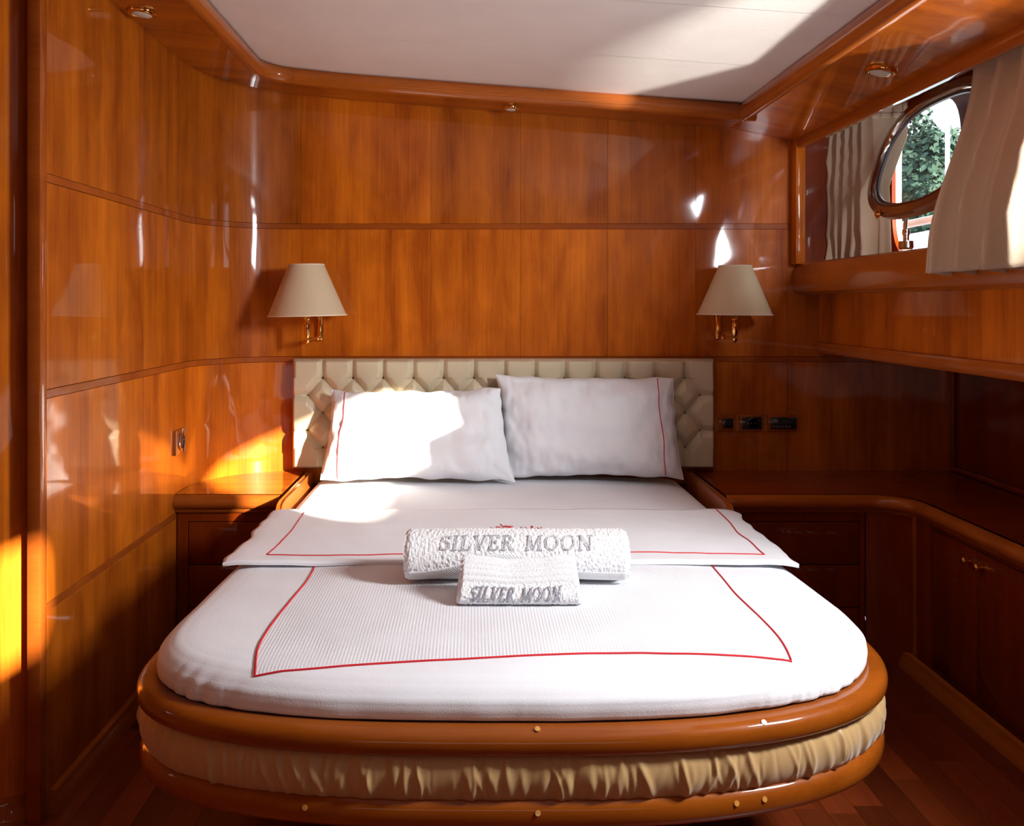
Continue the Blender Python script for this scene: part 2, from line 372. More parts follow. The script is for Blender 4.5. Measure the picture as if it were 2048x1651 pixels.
# ship's side behind the niche with two porthole openings
def holed(mb, y0, y1, z0, z1, cy, cz, ry, rz, xa, xb, p=3.2, n=72):
    ang = sorted(set([2*pi*i/n for i in range(n)]+[math.atan2(zc-cz, yc-cy) % (2*pi) for yc in (y0, y1) for zc in (z0, z1)]))
    ins, outs = [], []
    for a in ang:
        c, s = cos(a), sin(a); k = (abs(c/ry)**p+abs(s/rz)**p)**(-1/p); ins.append((cy+k*c, cz+k*s))
        t = min(((y1-cy)/c if c > 1e-9 else (y0-cy)/c if c < -1e-9 else 1e9), ((z1-cz)/s if s > 1e-9 else (z0-cz)/s if s < -1e-9 else 1e9)); outs.append((cy+t*c, cz+t*s))
    k = len(ang); vs = [(xa, *q) for q in ins]+[(xa, *q) for q in outs]+[(xb, *q) for q in ins]+[(xb, *q) for q in outs]; fs = []
    for i in range(k):
        j = (i+1) % k; fs += [(i, j, k+j, k+i), (2*k+i, 2*k+j, 3*k+j, 3*k+i), (i, j, 2*k+j, 2*k+i), (k+i, k+j, 3*k+j, 3*k+i)]
    mb.add(vs, fs)
for nm, mat, xa, xb, zl, zh, e in (('window_wall', W_dark, 1.585, 1.60, .10, .82, 0), ('hull_side', M_white, 1.601, 1.625, -.17, 1.0, .008)):
    m = MB()
    holed(m, 2.70, 3.70, CZ+zl, CZ+zh, 3.335, CZ+.435, .255+e, .265+e, xa, xb, 4)
    holed(m, 0.0, 2.70, CZ+zl, CZ+zh, 1.13, CZ+.37, .54+e, .19+e, xa, xb, 4)
    holed(m, -1.2, 0.0, CZ+zl, CZ+zh, -.83, CZ+.49, .25+e, .14+e, xa, xb, 4)
    m.build(nm, mat, wr)
MB().box((1.626, 2.96, CZ-.17), (1.98, 3.06, CZ+1.0), .01).build('sun_block', M_white, wr)  # added unseen block outside the porthole, keeps direct sun off the back wall
MB().box((1.89, -1.3, -.2), (1.93, 3.8, CZ-.18)).build('hull_lower', M_white, wr)

# floor of short planks
fl = sroot('floor')
MB().box((-1.9, -1.25, -.05), (1.95, 3.75, -.012)).build('subfloor', W_dark, fl)
x = -1.10; ci = 0; plank_me = {}
while x < 1.47:
    y = .95-random.random()*.5
    while y < 3.68:
        ln = random.choice([.42, .55, .7]); y1 = min(y+ln, 3.68)
        MB().box((x+.0004, y+.0004, -.012), (x+.0746, y1-.0004, 0)).build('plank', W_floor, fl)
        y = y1
    x += .075; ci += 1
MB().box((-1.6, -1.2, -.012), (1.47, .45, 0)).build('floor_sheet', W_floor, fl)
MB().box((-1.6, .45, -.012), (-1.101, 2.3, 0)).build('floor_sheet', W_floor, fl)
bbp = [(0, 0), (.028, 0), (.026, .016), (.018, .028), (.012, .05), (.0, .055)]
bl = [(-1.6, 2.235), (-1.16, 2.222)]+[(-1.16+.12*sin(a), 2.342-.12*cos(a)) for a in [i*pi/2/10 for i in range(3, 9)]]+[(-1.014, 2.30), (-1.014, 3.24)]
struct(MB().sweep(bl, bbp).build('baseboard_left', W_trim, None))
struct(MB().sweep([(1.462, 3.2), (1.462, 1.0), (1.462, -1.2)], bbp).build('baseboard_right', W_trim, None))

# ------------------------------------------------------------------ porthole (tilted-in, top hung)
w1 = sroot('window_1')
def plane(py_z, Y):                     # plane of the swung-in light; v along the slope (z rel camera)
    return Vector((1.375+.42*(py_z-.27), Y, CZ+py_z))
def oval(k, e=0, n=72, p=2.6):          # outline of the frame with inset e
    out = []
    for i in range(n):
        a = 2*pi*i/n; c, s = cos(a), sin(a); ry, rz = .375-e, .218-e
        y = ry*math.copysign(abs(c)**(2/p), c); z = rz*math.copysign(abs(s)**(2/p), s)
        y = y+ (0.05*z/.2)
        out.append(plane(.488+z, 3.04+y)+Vector((-.92, 0, .38))*k)
    return out
def ring(mb, loops):
    n = len(loops[0]); vs = [q for l in loops for q in l]; m_ = len(loops)
    mb.add(vs, [(a*n+i, a*n+(i+1) % n, ((a+1) % m_)*n+(i+1) % n, ((a+1) % m_)*n+i) for a in range(m_) for i in range(n)])
m = MB(); ring(m, [oval(.0, 0), oval(.02, 0), oval(.028, .006), oval(.030, .030), oval(.022, .038), oval(.0, .038)]); m.build('frame', M_framew, w1)
m = MB(); ring(m, [oval(.026, .036), oval(.031, .038), oval(.026, .041), oval(.012, .042), oval(.010, .038)]); m.build('chrome_bezel', M_chrome, w1)
m = MB(); ring(m, [oval(.014, .038), oval(.014, .050), oval(.006, .050), oval(.006, .038)]); m.build('rubber_seal', M_rubber, w1)
m = MB(); a = oval(.010, .034); b = oval(.005, .034); n = len(a)
m.add(a+b, [tuple(range(n)), tuple(n+i for i in reversed(range(n)))]+[(i, (i+1) % n, n+(i+1) % n, n+i) for i in range(n)]); m.build('glass', M_glass, w1)
for Y in (3.10, 2.84):                  # hinges on the top edge
    c = plane(.70, Y); m = MB()
    m.box((c.x-.03, Y-.035, c.z-.015), (c.x+.05, Y+.035, c.z+.004), .005); m.tube([(c.x-.02, Y-.04, c.z+.008), (c.x-.02, Y+.04, c.z+.008)], .009, 12)
    m.build('hinge', M_framew, w1)
    m = MB(); m.lathe([(0, -.014), (.008, -.012), (.01, -.004), (.006, .006), (0, .01)], (c.x-.045, Y, c.z+.02), k=12); m.build('hinge_pin', M_chrome, w1)
# fastening dog hanging below the frame
d = P(1812, 436, 2.93); m = MB(); m.tube([d, d+Vector((-.002, 0, -.03)), d+Vector((0, .002, -.045))], .006, 10)
m.lathe([(0, 0), (.011, 0), (.012, -.012), (.009, -.02), (.009, -.034), (.021, -.036), (.022, -.056), (.018, -.062), (0, -.062)], d+Vector((0, 0, -.035)), k=20); m.build('clamp_nut', M_chrome, w1)
d = P(1757, 428, 3.15); m = MB(); m.lathe([(0, -.012), (.008, -.01), (.012, 0), (.008, .01), (0, .014)], d, 'x', 14); m.tube([d+Vector((0, .015, -.012)), d+Vector((0, -.015, .012))], .004, 8); m.build('wing_screw', M_brass, w1)
MB().box((1.50, 2.45, CZ+.155), (1.585, 2.98, CZ+.235), .006).build('inner_sill', W_y, w1)
MB().box((1.52, 2.985, CZ+.155), (1.585, 3.02, CZ+.30), .006).build('sill_post', W_wall, w1)
w2_ = sroot('window_2')
m = MB()
def ov2(x, e): return [Vector((x, 1.13+(.54-e)*math.copysign(abs(cos(a))**.7, cos(a)), CZ+.37+(.19-e)*math.copysign(abs(sin(a))**.7, sin(a)))) for a in [2*pi*i/48 for i in range(48)]]
ring(m, [ov2(1.585, -.02), ov2(1.57, -.02), ov2(1.57, .004), ov2(1.585, .006)]); m.build('frame', M_framew, w2_)

# ------------------------------------------------------------------ worktops and cabinets
ZT = CZ-.65
nose = [(-.01, 0), (.0, 0), (.010, -.003), (.019, -.010), (.024, -.020), (.024, -.030), (.019, -.040), (.010, -.046), (.002, -.049), (.0, -.056), (-.008, -.063), (-.01, -.063)]
nose = [(a, ZT+b) for a, b in nose]
wt = thing('worktop', 'small glossy wooden worktop left of the bed, under the left wall lamp', 'worktop', (-.8, 3.4, ZT))
m = MB(); zt_, zb_ = ZT, ZT-.04
yf = 3.235
pts = [(-.655, yf), (XL+.015, yf)]+[(p[0]+.015, p[1]-.005) for p in arc if p[0] < -.66]+[(-.655, YB-.013)]
n = len(pts); m.add([(a, b, zt_) for a, b in pts]+[(a, b, zb_) for a, b in pts], [tuple(range(n)), tuple(n+i for i in reversed(range(n)))]+[(i, (i+1) % n, n+(i+1) % n, n+i) for i in range(n)])
m.build('top_board', W_x, wt)
MB().sweep([(XL+.004, yf), (-.655, yf)], nose).build('rounded_edge', W_trimx, wt)
wt2 = thing('worktop', 'long dark L-shaped worktop right of the bed and along the right wall', 'worktop', (1.6, 3.4, ZT))
rc = .10; cx_, cy_ = 1.47-rc, 3.235-rc
edge = [(.862, 3.235), (1.1, 3.235)]+[(1.475-.0-.14+.14*sin(a), 3.095+.14*cos(a)) for a in [pi/2*i/12 for i in range(13)]]+[(1.475, 2.0), (1.475, .5), (1.475, -1.2)]
n = len(edge); outl = edge+[(XR-.002, -1.2), (XR-.002, YB-.013), (.862, YB-.013)]; n = len(outl)
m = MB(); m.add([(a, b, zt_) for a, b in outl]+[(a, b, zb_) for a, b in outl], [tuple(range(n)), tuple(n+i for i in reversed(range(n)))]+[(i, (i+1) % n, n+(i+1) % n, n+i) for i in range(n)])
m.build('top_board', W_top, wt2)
MB().sweep(edge, nose).build('rounded_edge', W_trimx, wt2)

def drawer_cabinet(name, label, x0, x1, yf, stile_l, stile_r, tops):
    t = thing(name, label, 'cabinet', ((x0+x1)/2, yf+.2, 0))
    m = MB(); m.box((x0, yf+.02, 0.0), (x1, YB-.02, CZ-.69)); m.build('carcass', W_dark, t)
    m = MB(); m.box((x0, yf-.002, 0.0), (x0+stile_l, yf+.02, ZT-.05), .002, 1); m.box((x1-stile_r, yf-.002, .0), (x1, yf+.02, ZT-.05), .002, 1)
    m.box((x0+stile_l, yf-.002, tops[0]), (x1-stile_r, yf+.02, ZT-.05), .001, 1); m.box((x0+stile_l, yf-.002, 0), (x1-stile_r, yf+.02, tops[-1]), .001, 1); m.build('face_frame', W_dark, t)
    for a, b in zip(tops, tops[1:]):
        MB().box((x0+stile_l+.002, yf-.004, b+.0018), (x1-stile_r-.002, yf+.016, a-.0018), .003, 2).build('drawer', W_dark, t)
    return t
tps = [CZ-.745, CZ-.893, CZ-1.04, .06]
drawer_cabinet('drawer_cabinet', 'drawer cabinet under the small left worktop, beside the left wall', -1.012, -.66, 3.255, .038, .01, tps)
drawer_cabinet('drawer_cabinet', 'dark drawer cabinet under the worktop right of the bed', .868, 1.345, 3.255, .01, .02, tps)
cb = thing('cupboard', 'dark mahogany cupboard with paired doors along the right wall', 'cupboard', (1.6, 2.4, 0))
pc = [(1.347, 3.253), (1.40, 3.235), (1.45, 3.195), (1.475, 3.14), (1.485, 3.08)]
MB().sweep(pc, [(0, 0), (0, ZT-.05), (-.02, ZT-.05), (-.02, 0)]).build('corner_post', W_dark, cb)
MB().lathe([(0, 0), (.009, 0), (.009, ZT-.05), (0, ZT-.05)], (1.47, 3.155, 0), k=12).build('corner_bead', W_strip, cb)
dy = [3.06, 2.795, 2.42, 2.05, 1.68, 1.31]
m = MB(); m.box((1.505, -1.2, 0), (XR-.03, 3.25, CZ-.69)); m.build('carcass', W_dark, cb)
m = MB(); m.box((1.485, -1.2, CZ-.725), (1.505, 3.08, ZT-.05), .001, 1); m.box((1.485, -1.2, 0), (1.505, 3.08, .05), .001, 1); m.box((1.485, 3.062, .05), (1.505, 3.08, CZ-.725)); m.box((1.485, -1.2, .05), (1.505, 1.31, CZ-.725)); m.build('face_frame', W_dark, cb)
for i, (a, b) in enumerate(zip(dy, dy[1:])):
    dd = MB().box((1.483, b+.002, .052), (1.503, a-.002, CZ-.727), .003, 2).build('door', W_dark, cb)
    ky = b+.035 if i % 2 == 0 else a-.035
    k_ = MB().lathe([(0, 0), (.012, 0), (.012, -.004), (.006, -.006), (.006, -.012), (.011, -.016), (.012, -.022), (.007, -.027), (0, -.028)], (1.483, ky, CZ-.766), 'x', 18).build('knob', M_brass, dd)

# ------------------------------------------------------------------ bed
CX = .096
def outline(hw, yf, b=None, p=None, yh=3.2, n=160, head=None):
    pts = [(CX-(head or hw), yh)]
    for side, bb, pp in ((-1, .35, 3.0), (1, .43, 2.5)):
        bb *= hw/.70; q = [(CX+side*hw, yf+bb+.001)]
        for i in range(1, 41):
            a = pi/2*i/40; q.append((CX+side*hw*abs(cos(a))**(2/pp), yf+bb-bb*abs(sin(a))**(2/pp)))
        pts += q if side < 0 else list(reversed(q))[1:]
    pts.append((CX+(head or hw), yh))
    return [tuple(q) for q in resample(pts, n)]
bed = thing('bed_frame', 'curved wooden bed frame with two rails and gathered gold fabric band', 'bed', (CX, 2.6, 0))
rp = outline(.742, 1.648, head=.72)
def rail(zc, rn, rz, o=0):
    return MB().sweep(rp, [(o+rn*math.copysign(abs(cos(a))**.8, cos(a)), CZ+zc+rz*math.copysign(abs(sin(a))**.8, sin(a))) for a in [2*pi*i/24 for i in range(24)]])
ur = rail(-.756, .031, .0245).build('upper_rail', W_rail, bed)
lr = rail(-.878, .027, .028, -.002).build('lower_rail', W_rail, bed)
def plugs(lst, zc, rn):
    for px, up in lst:
        x = (px-VX)*1.65/F
        q = min(rp, key=lambda s: abs(s[0]-x)+(10 if s[1] > 2.2 else 0)); a = radians(up)
        i = rp.index(q); t = (Vector(rp[i+1])-Vector(rp[i-1])).normalized(); nv = Vector((t.y, -t.x, 0))
        c = Vector((q[0], q[1], CZ+zc))+nv*(rn*cos(a)+.0005)+Vector((0, 0, rn*sin(a)))
        d = (nv*cos(a)+Vector((0, 0, sin(a)))).normalized()
        M = d.to_track_quat('Z', 'Y').to_matrix()
        yield MB().lathe([(0, .0012), (.0048, .001), (.0052, -.004)], c, k=14, M=M)
M_plug = plain('pale_wood_plug', (.62, .30, .06), .3, coat=1)
for m in plugs([(1530, 42), (1085, 60)], -.756, .0295): m.build('wood_plug', M_plug, ur)
for m in plugs([(1085, 18), (1470, 18), (1540, 18), (628, 18)], -.878, .0255): m.build('wood_plug', M_plug, lr)
# gathered fabric band
bp_ = resample(outline(.742, 1.648, n=600, head=.72), 2200)
def band():
    m = MB(); n = len(bp_); folds = []
    rnd = random.Random(3)
    for k in range(520):
        s = rnd.random()*n; folds.append((s, rnd.uniform(1.8, 4.6), rnd.uniform(.0010, .0042), rnd.uniform(-14, 14), rnd.random()))
    vs = []; J = 18
    for i in range(n):
        a = bp_[max(0, i-1)]; b = bp_[min(n-1, i+1)]; t = (b-a).normalized(); nv = Vector((t.y, -t.x))
        near = [f for f in folds if abs(f[0]-i) < 34]
        for j in range(J):
            v = j/(J-1); z = lerp(-.770, -.862, v); o = .004+.020*(sin(pi*v)**.6 if 0 < v < 1 else 0)
            h = 0
            for s, wd, am, sk, ph in near:
                c = s+sk*(v-.5)+2*sin(v*5+ph*6); q = (i-c)/wd; fade = min(1, max(0, 1.25-abs(v-ph*.9)*1.3))
                h += am*fade*math.exp(-q*q)*(1 if ph > .35 else -.8)
            h = h*min(1, sin(pi*v)*2.2+.0)+.001*nz(i*.015, v*2, 5)
            vs.append((bp_[i].x+nv.x*(o+h), bp_[i].y+nv.y*(o+h), CZ+z))
    m.add(vs, [(i*J+j, (i+1)*J+j, (i+1)*J+j+1, i*J+j+1) for i in range(n-1) for j in range(J-1)]); return m
band().build('gathered_band', M_satin, bed, ang=180)
MB().sweep(outline(.725, 1.665, head=.70), [(0, CZ-.90), (0, CZ-.75), (-.02, CZ-.75), (-.02, CZ-.90)]).build('bed_box', W_dark, bed)
MB().sweep(outline(.42, 2.0, b=.3, yh=3.2), [(0, 0), (0, CZ-.89), (-.02, CZ-.89), (-.02, 0)]).build('plinth', W_dark, bed)
for x in (-.622, .828):                # side boards between mattress and worktops
    m = MB(); prof = []
    ztop = CZ-.636
    pts = [(3.05+.0, -.76), (3.04, -.71), (3.045, -.67), (3.07, -.652), (3.11, -.646), (3.64, -.646), (3.64, -.76)]
    n = len(pts); m.add([(x-.010, a, CZ+b) for a, b in pts]+[(x+.010, a, CZ+b) for a, b in pts], [tuple(range(n)), tuple(n+i for i in reversed(range(n)))]+[(i, (i+1) % n, n+(i+1) % n, n+i) for i in range(n)])
    bm = bmesh.new(); me = bpy.data.meshes.new('t'); me.from_pydata(m.v, [], m.f); bm.from_mesh(me)
    bmesh.ops.bevel(bm, geom=bm.edges[:], offset=.004, segments=2, affect='EDGES'); m = MB().bm(bm); m.build('side_board', W_trim, bed, ang=45)

def cushion(hw, yf, b, yh, zt, zb, bulge, n, head=None, amp=1.0, back=False):
    op = outline(hw, yf, None, None, yh, n, head); m = MB()
    prof = [(-.034, zb), (-.018, zb+.018), (bulge*.8, lerp(zb, zt, .35)), (bulge, lerp(zb, zt, .5)), (bulge*.75, lerp(zb, zt, .66)), (-.008, lerp(zb, zt, .82)), (-.028, lerp(zb, zt, .93)), (-.058, zt-.002), (-.09, zt)]
    prof2 = []
    for i in range(len(prof)-1):
        for k in range(3): prof2.append((lerp(prof[i][0], prof[i+1][0], k/3), lerp(prof[i][1], prof[i+1][1], k/3)))
    prof2.append(prof[-1]); J = len(prof2); K = 26; tot = J+K; vs = []
    NN = len(op)
    for i, p in enumerate(op):
        a = Vector(op[max(0, i-1)]); c = Vector(op[min(NN-1, i+1)]); t = (c-a).normalized(); nv = Vector((t.y, -t.x)); p = Vector(p)
        if i == 0 or i == NN-1: nv = Vector((-1 if i == 0 else 1, 0))
        ang = math.atan2(-nv.y, abs(nv.x))          # 0 on the long sides, pi/2 at the foot
        corner = math.exp(-((ang-radians(58))/.22)**2)
        for j, (o, z) in enumerate(prof2):
            low = max(0, 1-j/(J*.75))
            sgn = -1 if nv.x < 0 else 1
            f = amp*low*(.011*corner*abs(sin(ang*24+j*.10*sgn))+.003*nz(i*.09*300/NN, j*.1, sgn)+.0035*(nz(p.x*13, j*.06, 3))*min(1, abs(sin(ang))*1.2))
            f += amp*.002*nz(p.x*6, p.y*6, z*9)
            q = p+nv*(o+f); vs.append((q.x, q.y, CZ+z))
        base = p+nv*(-.09)
        tx = CX+(base.x-CX)*0.0; ty = min(max(base.y, yf+b*.95), yh) if not (i == 0 or i == NN-1) else yh
        for k in range(1, K+1):
            u = k/K; q = Vector((lerp(base.x, tx, u), lerp(base.y, ty, u)))
            zz = zt+.006*smooth01(u*2)+amp*(.0022*nz(q.x*5, q.y*4, 1)+.0012*nz(q.x*14, q.y*9, 4))
            vs.append((q.x, q.y, CZ+zz))
    m.add(vs, [(i*tot+j, (i+1)*tot+j, (i+1)*tot+j+1, i*tot+j+1) for i in range(NN-1) for j in range(tot-1)])
    if back: m.f += [tuple(range(tot))+()] if False else []
    return m
mt = thing('mattress', 'mattress in a plain white fitted sheet, bare below the pillows', 'mattress', (CX, 3.2, CZ-.76))
cushion(.700, 1.69, .42, 3.625, -.664, -.765, .0, 200, .690, .5).build('fitted_sheet', M_sheet, mt, ang=180)
bs = thing('bedspread', 'white bedspread with red-corded waffle panel, over the foot of the bed', 'bedspread', (CX, 2.2, CZ-.76))
cs = cushion(.728, 1.668, .42, 2.75, -.662, -.762, .010, 620, .70, 1.0)
cso = cs.build('cover', M_sheet, bs, ang=180)
bvh = BVHTree.FromPolygons([Vector(v) for v in cs.v], cs.f)
def drop(x, y, dz=0):
    h = bvh.ray_cast(Vector((x, y, CZ)), Vector((0, 0, -1)))
    return (h[0].z if h[0] else CZ-.66)+dz
# the panel's corded outline (world xy on the cover)
def at(px, py, z=-.657): Y = -z*F/(py-VY); return ((px-VX)*Y/F, Y)
edge_pts = [(635, 1100), (633, 1122), (610, 1165), (560, 1225), (530, 1265), (515, 1295), (510, 1331), (620, 1328), (760, 1321), (930, 1313), (1120, 1305), (1230, 1301), (1380, 1303), (1583, 1309), (1560, 1274), (1520, 1232), (1465, 1178), (1415, 1118), (1400, 1100)]
def spline(pts, n, k=2):
    return resample(pts, n)
ep = [at(*p) for p in edge_pts]
# smooth between sharp corners
def catmull(pts, sub=8):
    out = []
    for i in range(len(pts)-1):
        p0, p1, p2, p3 = [Vector(pts[max(0, min(len(pts)-1, i+k))]) for k in (-1, 0, 1, 2)]
        for s in range(sub):
            t = s/sub; out.append(.5*((2*p1)+(p2-p0)*t+(2*p0-5*p1+4*p2-p3)*t*t+(3*p1-p0-3*p2+p3)*t*t*t))
    out.append(Vector(pts[-1])); return out
cord = catmull(ep[:7])+catmull(ep[6:14])[1:]+catmull(ep[13:])[1:]
m = MB(); m.tube([(p.x, p.y, drop(p.x, p.y, .0015)) for p in cord], .0021, 8); m.build('red_cord', M_red, bs)
L_ = catmull(ep[:7]); R_s = list(reversed(catmull(ep[13:]))); fr = catmull(ep[6:14])
Lr = resample([tuple(p) for p in L_], 60); Rr = resample([tuple(p) for p in R_s], 60)
frr = resample([tuple(p) for p in fr], 90)
def pan(u, v):
    i = round(v*59); a = Lr[i]; b = Rr[i]; j = round(u*89)
    x = lerp(a.x, b.x, u); y = lerp(a.y, b.y, u); bend = frr[j].y-lerp(Lr[-1].y, Rr[-1].y, u); y += bend*v**3
    return (x, y, drop(x, y, .0011))
MB().grid(pan, 90, 60).build('waffle_panel', M_weave, bs, ang=180)

# turned-down top sheet
ts = thing('top_sheet', 'folded-down white top sheet with red border line across the bed', 'sheet', (CX, 2.7, CZ-.65))
def sheet(u, v, dz=0):
    y = lerp(2.385, 2.985, v); hw = .722; x = lerp(CX-hw-.0, CX+hw, u)
    e = max(0, abs(u-.5)*2-.93)/.07
    x += .006*nz(v*6, u*3, 7)*e*3
    y += .004*nz(u*7, 0, 2)*(1-v)
    z = -.6445+.004*nz(x*4, y*5, 8)+.0022*nz(x*13+y*5, y*9, 2)-.006*e*e
    if v < .0: pass
    return (x, y, CZ+z+dz)
m = MB(); m.grid(lambda u, v: sheet(u, v), 150, 60).build('upper_layer', M_sheet, ts, ang=180, thick=.003)
m = MB(); m.grid(lambda u, v: (lambda q: (q[0], q[1]-.006*(1-v)**4, q[2]))(sheet(u, v, -.0075)), 120, 40).build('lower_layer', M_sheet, ts, ang=180, thick=.003)
m = MB(); m.tube([(lambda q: (q[0], q[1]-.001, q[2]-.005))(sheet(u/80, 0)) for u in range(81)], .0045, 10).build('folded_edge', M_sheet, ts)
def on_sheet(px, py, dz=.001):
    x, y = at(px, py, -.643); u = (x-(CX-.722))/1.444; v = (y-2.385)/.6; return (x, y, sheet(u, v)[2]+dz)
rb = [(608, 1024), (596, 1042), (583, 1062), (560, 1084), (533, 1108)]
rb2 = [(533, 1108), (700, 1108), (850, 1106), (1000, 1104), (1262, 1103), (1400, 1104), (1530, 1108)]
rb3 = [(1530, 1108), (1500, 1082), (1478, 1066), (1460, 1044), (1433, 1019)]
pth = []
for seg in (rb, rb2, rb3): pth += [tuple(q) for q in catmull([on_sheet(*p) for p in seg])]
pth = [(a, b, on_sheet(VX+a*F/b, VY+.643*F/b)[2]) for a, b, c in resample(pth, 260)]
MB().tube(pth, .0016, 8).build('red_border', M_red, ts)
m = MB()                              # embroidered red sprigs showing above the towel
for pts in ([(975, 1058), (981, 1054), (988, 1056), (994, 1052)], [(990, 1057), (998, 1053), (1004, 1056), (1010, 1052), (1016, 1056), (1026, 1052)], [(1001, 1047), (1006, 1052), (1014, 1051), (1022, 1055)],
            [(1013, 1056), (1019, 1052), (1024, 1051)], [(1042, 1053), (1046, 1058), (1054, 1057), (1062, 1056), (1064, 1052)], [(1050, 1054), (1058, 1058), (1066, 1053), (1062, 1051)], [(1068, 1058), (1074, 1055), (1081, 1057), (1083, 1053)]):
    for dy_ in (0, 26): m.tube([on_sheet(a, b+dy_*1.0, .0012) for a, b in [tuple(q) for q in catmull(pts, 4)]], .0013, 6)
m.build('embroidery', M_red, ts)['kind'] = 'stuff'

# ------------------------------------------------------------------ headboard
hb = thing('headboard', 'cream leather headboard with deep buttoned diamond tufting', 'headboard', (.12, 3.70, CZ-.63))
HX0, HX1, HZ0, HZ1 = -.692, .929, -.632, -.212; dx = .116; r0x = -.575; r0z = -.284; dzr = .0673
def hh(x, z):
    k = (r0z-z)/dzr; u = (x-r0x)/dx
    top = k < 0
    if k < 0: d = abs(sin(pi*u)); base = min(1, d/.45)**.55; 
    elif k > 4: d = abs(sin(pi*(u))); base = min(1, d/.45)**.55
    elif x < r0x-dx/2: d = abs(sin(pi*(k+1)/2)); base = min(1, d/.5)**.55
    elif x > .818+dx/2: d = abs(sin(pi*(k+1)/2)); base = min(1, d/.5)**.55
    else:
        a = (u+k/2); b = (u-k/2); d1 = abs(a-round(a)); d2 = abs(b-round(b)); base = min(1, min(d1, d2)/.30)**.62
    # nearest button
    kr = max(0, min(4, round(k))); best = 9
    for kk in (kr-1, kr, kr+1):
        if 0 <= kk <= 4:
            off = 0 if kk % 2 == 0 else -.5; uu = round(u-off)+off; uu = max(off, min((12 if kk % 2 == 0 else 12.5), uu))
            best = min(best, math.hypot((u-uu)*dx, z-(r0z-kk*dzr)))
    h = .021*base+.017*(1-math.exp(-(best/.016)**1.3))
    e = min(x-HX0, HX1-x, HZ1-z, z-HZ0); h *= smooth01(e/.014+.15)**.6 if e < .014 else 1
    return h
m = MB(); NU, NV = 560, 150
def hfn(u, v):
    x = lerp(HX0, HX1, u); z = lerp(HZ0, HZ1, v); return (x, 3.662-hh(x, z), CZ+z)
m.grid(hfn, NU, NV); m.build('tufted_pad', M_leather, hb, ang=180)
MB().box((HX0, 3.655, CZ+HZ0), (HX1, 3.696, CZ+HZ1), .006).build('back_board', M_leather, hb)
bt = None
for k in range(5):
    for i in range(13 if k % 2 == 0 else 14):
        x = r0x+(i-(0 if k % 2 == 0 else .5))*dx; z = r0z-k*dzr
        if bt is None:
            bt = MB().lathe([(0, -.007), (.004, -.006), (.0062, -.003), (.0065, .001), (.004, .003)], (x, 3.660, CZ+z), 'y', 14).build('button', M_button, hb); bx, bz = x, z
            bm0 = bt.data; bm0.transform(__import__('mathutils').Matrix.Translation(-(Vector((x, 3.66, CZ+z))-hb.location))); bt.location = Vector((x, 3.66, CZ+z))-hb.location
        else:
            c = bt.copy(); COL.objects.link(c); c.parent = hb; c.location = Vector((x, 3.66, CZ+z))-hb.location

# ------------------------------------------------------------------ pillows
def pillow(label, corners, line_u, seed, T=.075):
    TLc, TRc, BRc, BLc = corners; c = (TLc+TRc+BRc+BLc)/4
    t = thing('pillow', label, 'pillow', tuple(c), 'pillows against the headboard')
    nrm = (TRc-TLc).cross(TLc-BLc).normalized()
    if nrm.y > 0: nrm = -nrm
    def pt(u, v, side, off=0):
        a, b = u*2-1, v*2-1
        ca = a*(1-.035*(1-b*b)*abs(a)); cb_ = b*(1-.06*(1-a*a)*abs(b))
        uu, vv = (ca+1)/2, (cb_+1)/2
        p = (BLc.lerp(BRc, uu)).lerp(TLc.lerp(TRc, uu), vv)
        th = T*(max(0, (1-a**4))**.55)*(max(0, (1-abs(b)**3.2))**.6)
        e = max(abs(a), abs(b))
        wr_ = 1.7*(.010*nz(a*2.1+seed, b*2.4, seed)+.006*nz(a*7+seed, b*3, seed*2)*(.4+.6*e)+.004*nz(a*16, b*5+seed, 3)*e**2)*min(1, (1-e)*9)
        q = p+nrm*side*(th+(wr_ if side > 0 else 0)+off*1.0)
        q += (TRc-TLc).normalized()*(.006*nz(b*5, seed, 1)*max(0, e-.8)*5)+Vector((0, 0, 1))*(.009*nz(a*4.5, seed, 9)*max(0, abs(b)-.75)*4)
        q.z = max(q.z, CZ-.655)
        return q
    m = MB(); m.grid(lambda u, v: pt(u, v, 1), 110, 70); m.grid(lambda u, v: pt(u, v, -1), 60, 36); m.build('pillowcase', M_sheet, t, ang=180)
    MB().tube([pt(line_u+.006*sin(v*9+seed), .015+.97*v, 1, .0012) for v in [i/60 for i in range(61)]], .0017, 6).build('red_piping', M_red, t)
    m = MB(); m.tube([pt(0 if line_u < .5 else 1, v, 1) for v in [i/40 for i in range(41)]], .0022, 6); m.build('hem', M_sheet, t)
    return t
pillow('left white pillow with red line near its left end, brightest in the sun', (P(664, 781, 3.57), P(1000, 774, 3.53), P(1030, 962, 3.44), P(640, 962, 3.46)), .085, 1.3)
pillow('right white pillow with red line near its right end', (P(992, 748, 3.575), P(1346, 754, 3.565), P(1366, 957, 3.47), P(1006, 955, 3.52)), .905, 4.1)

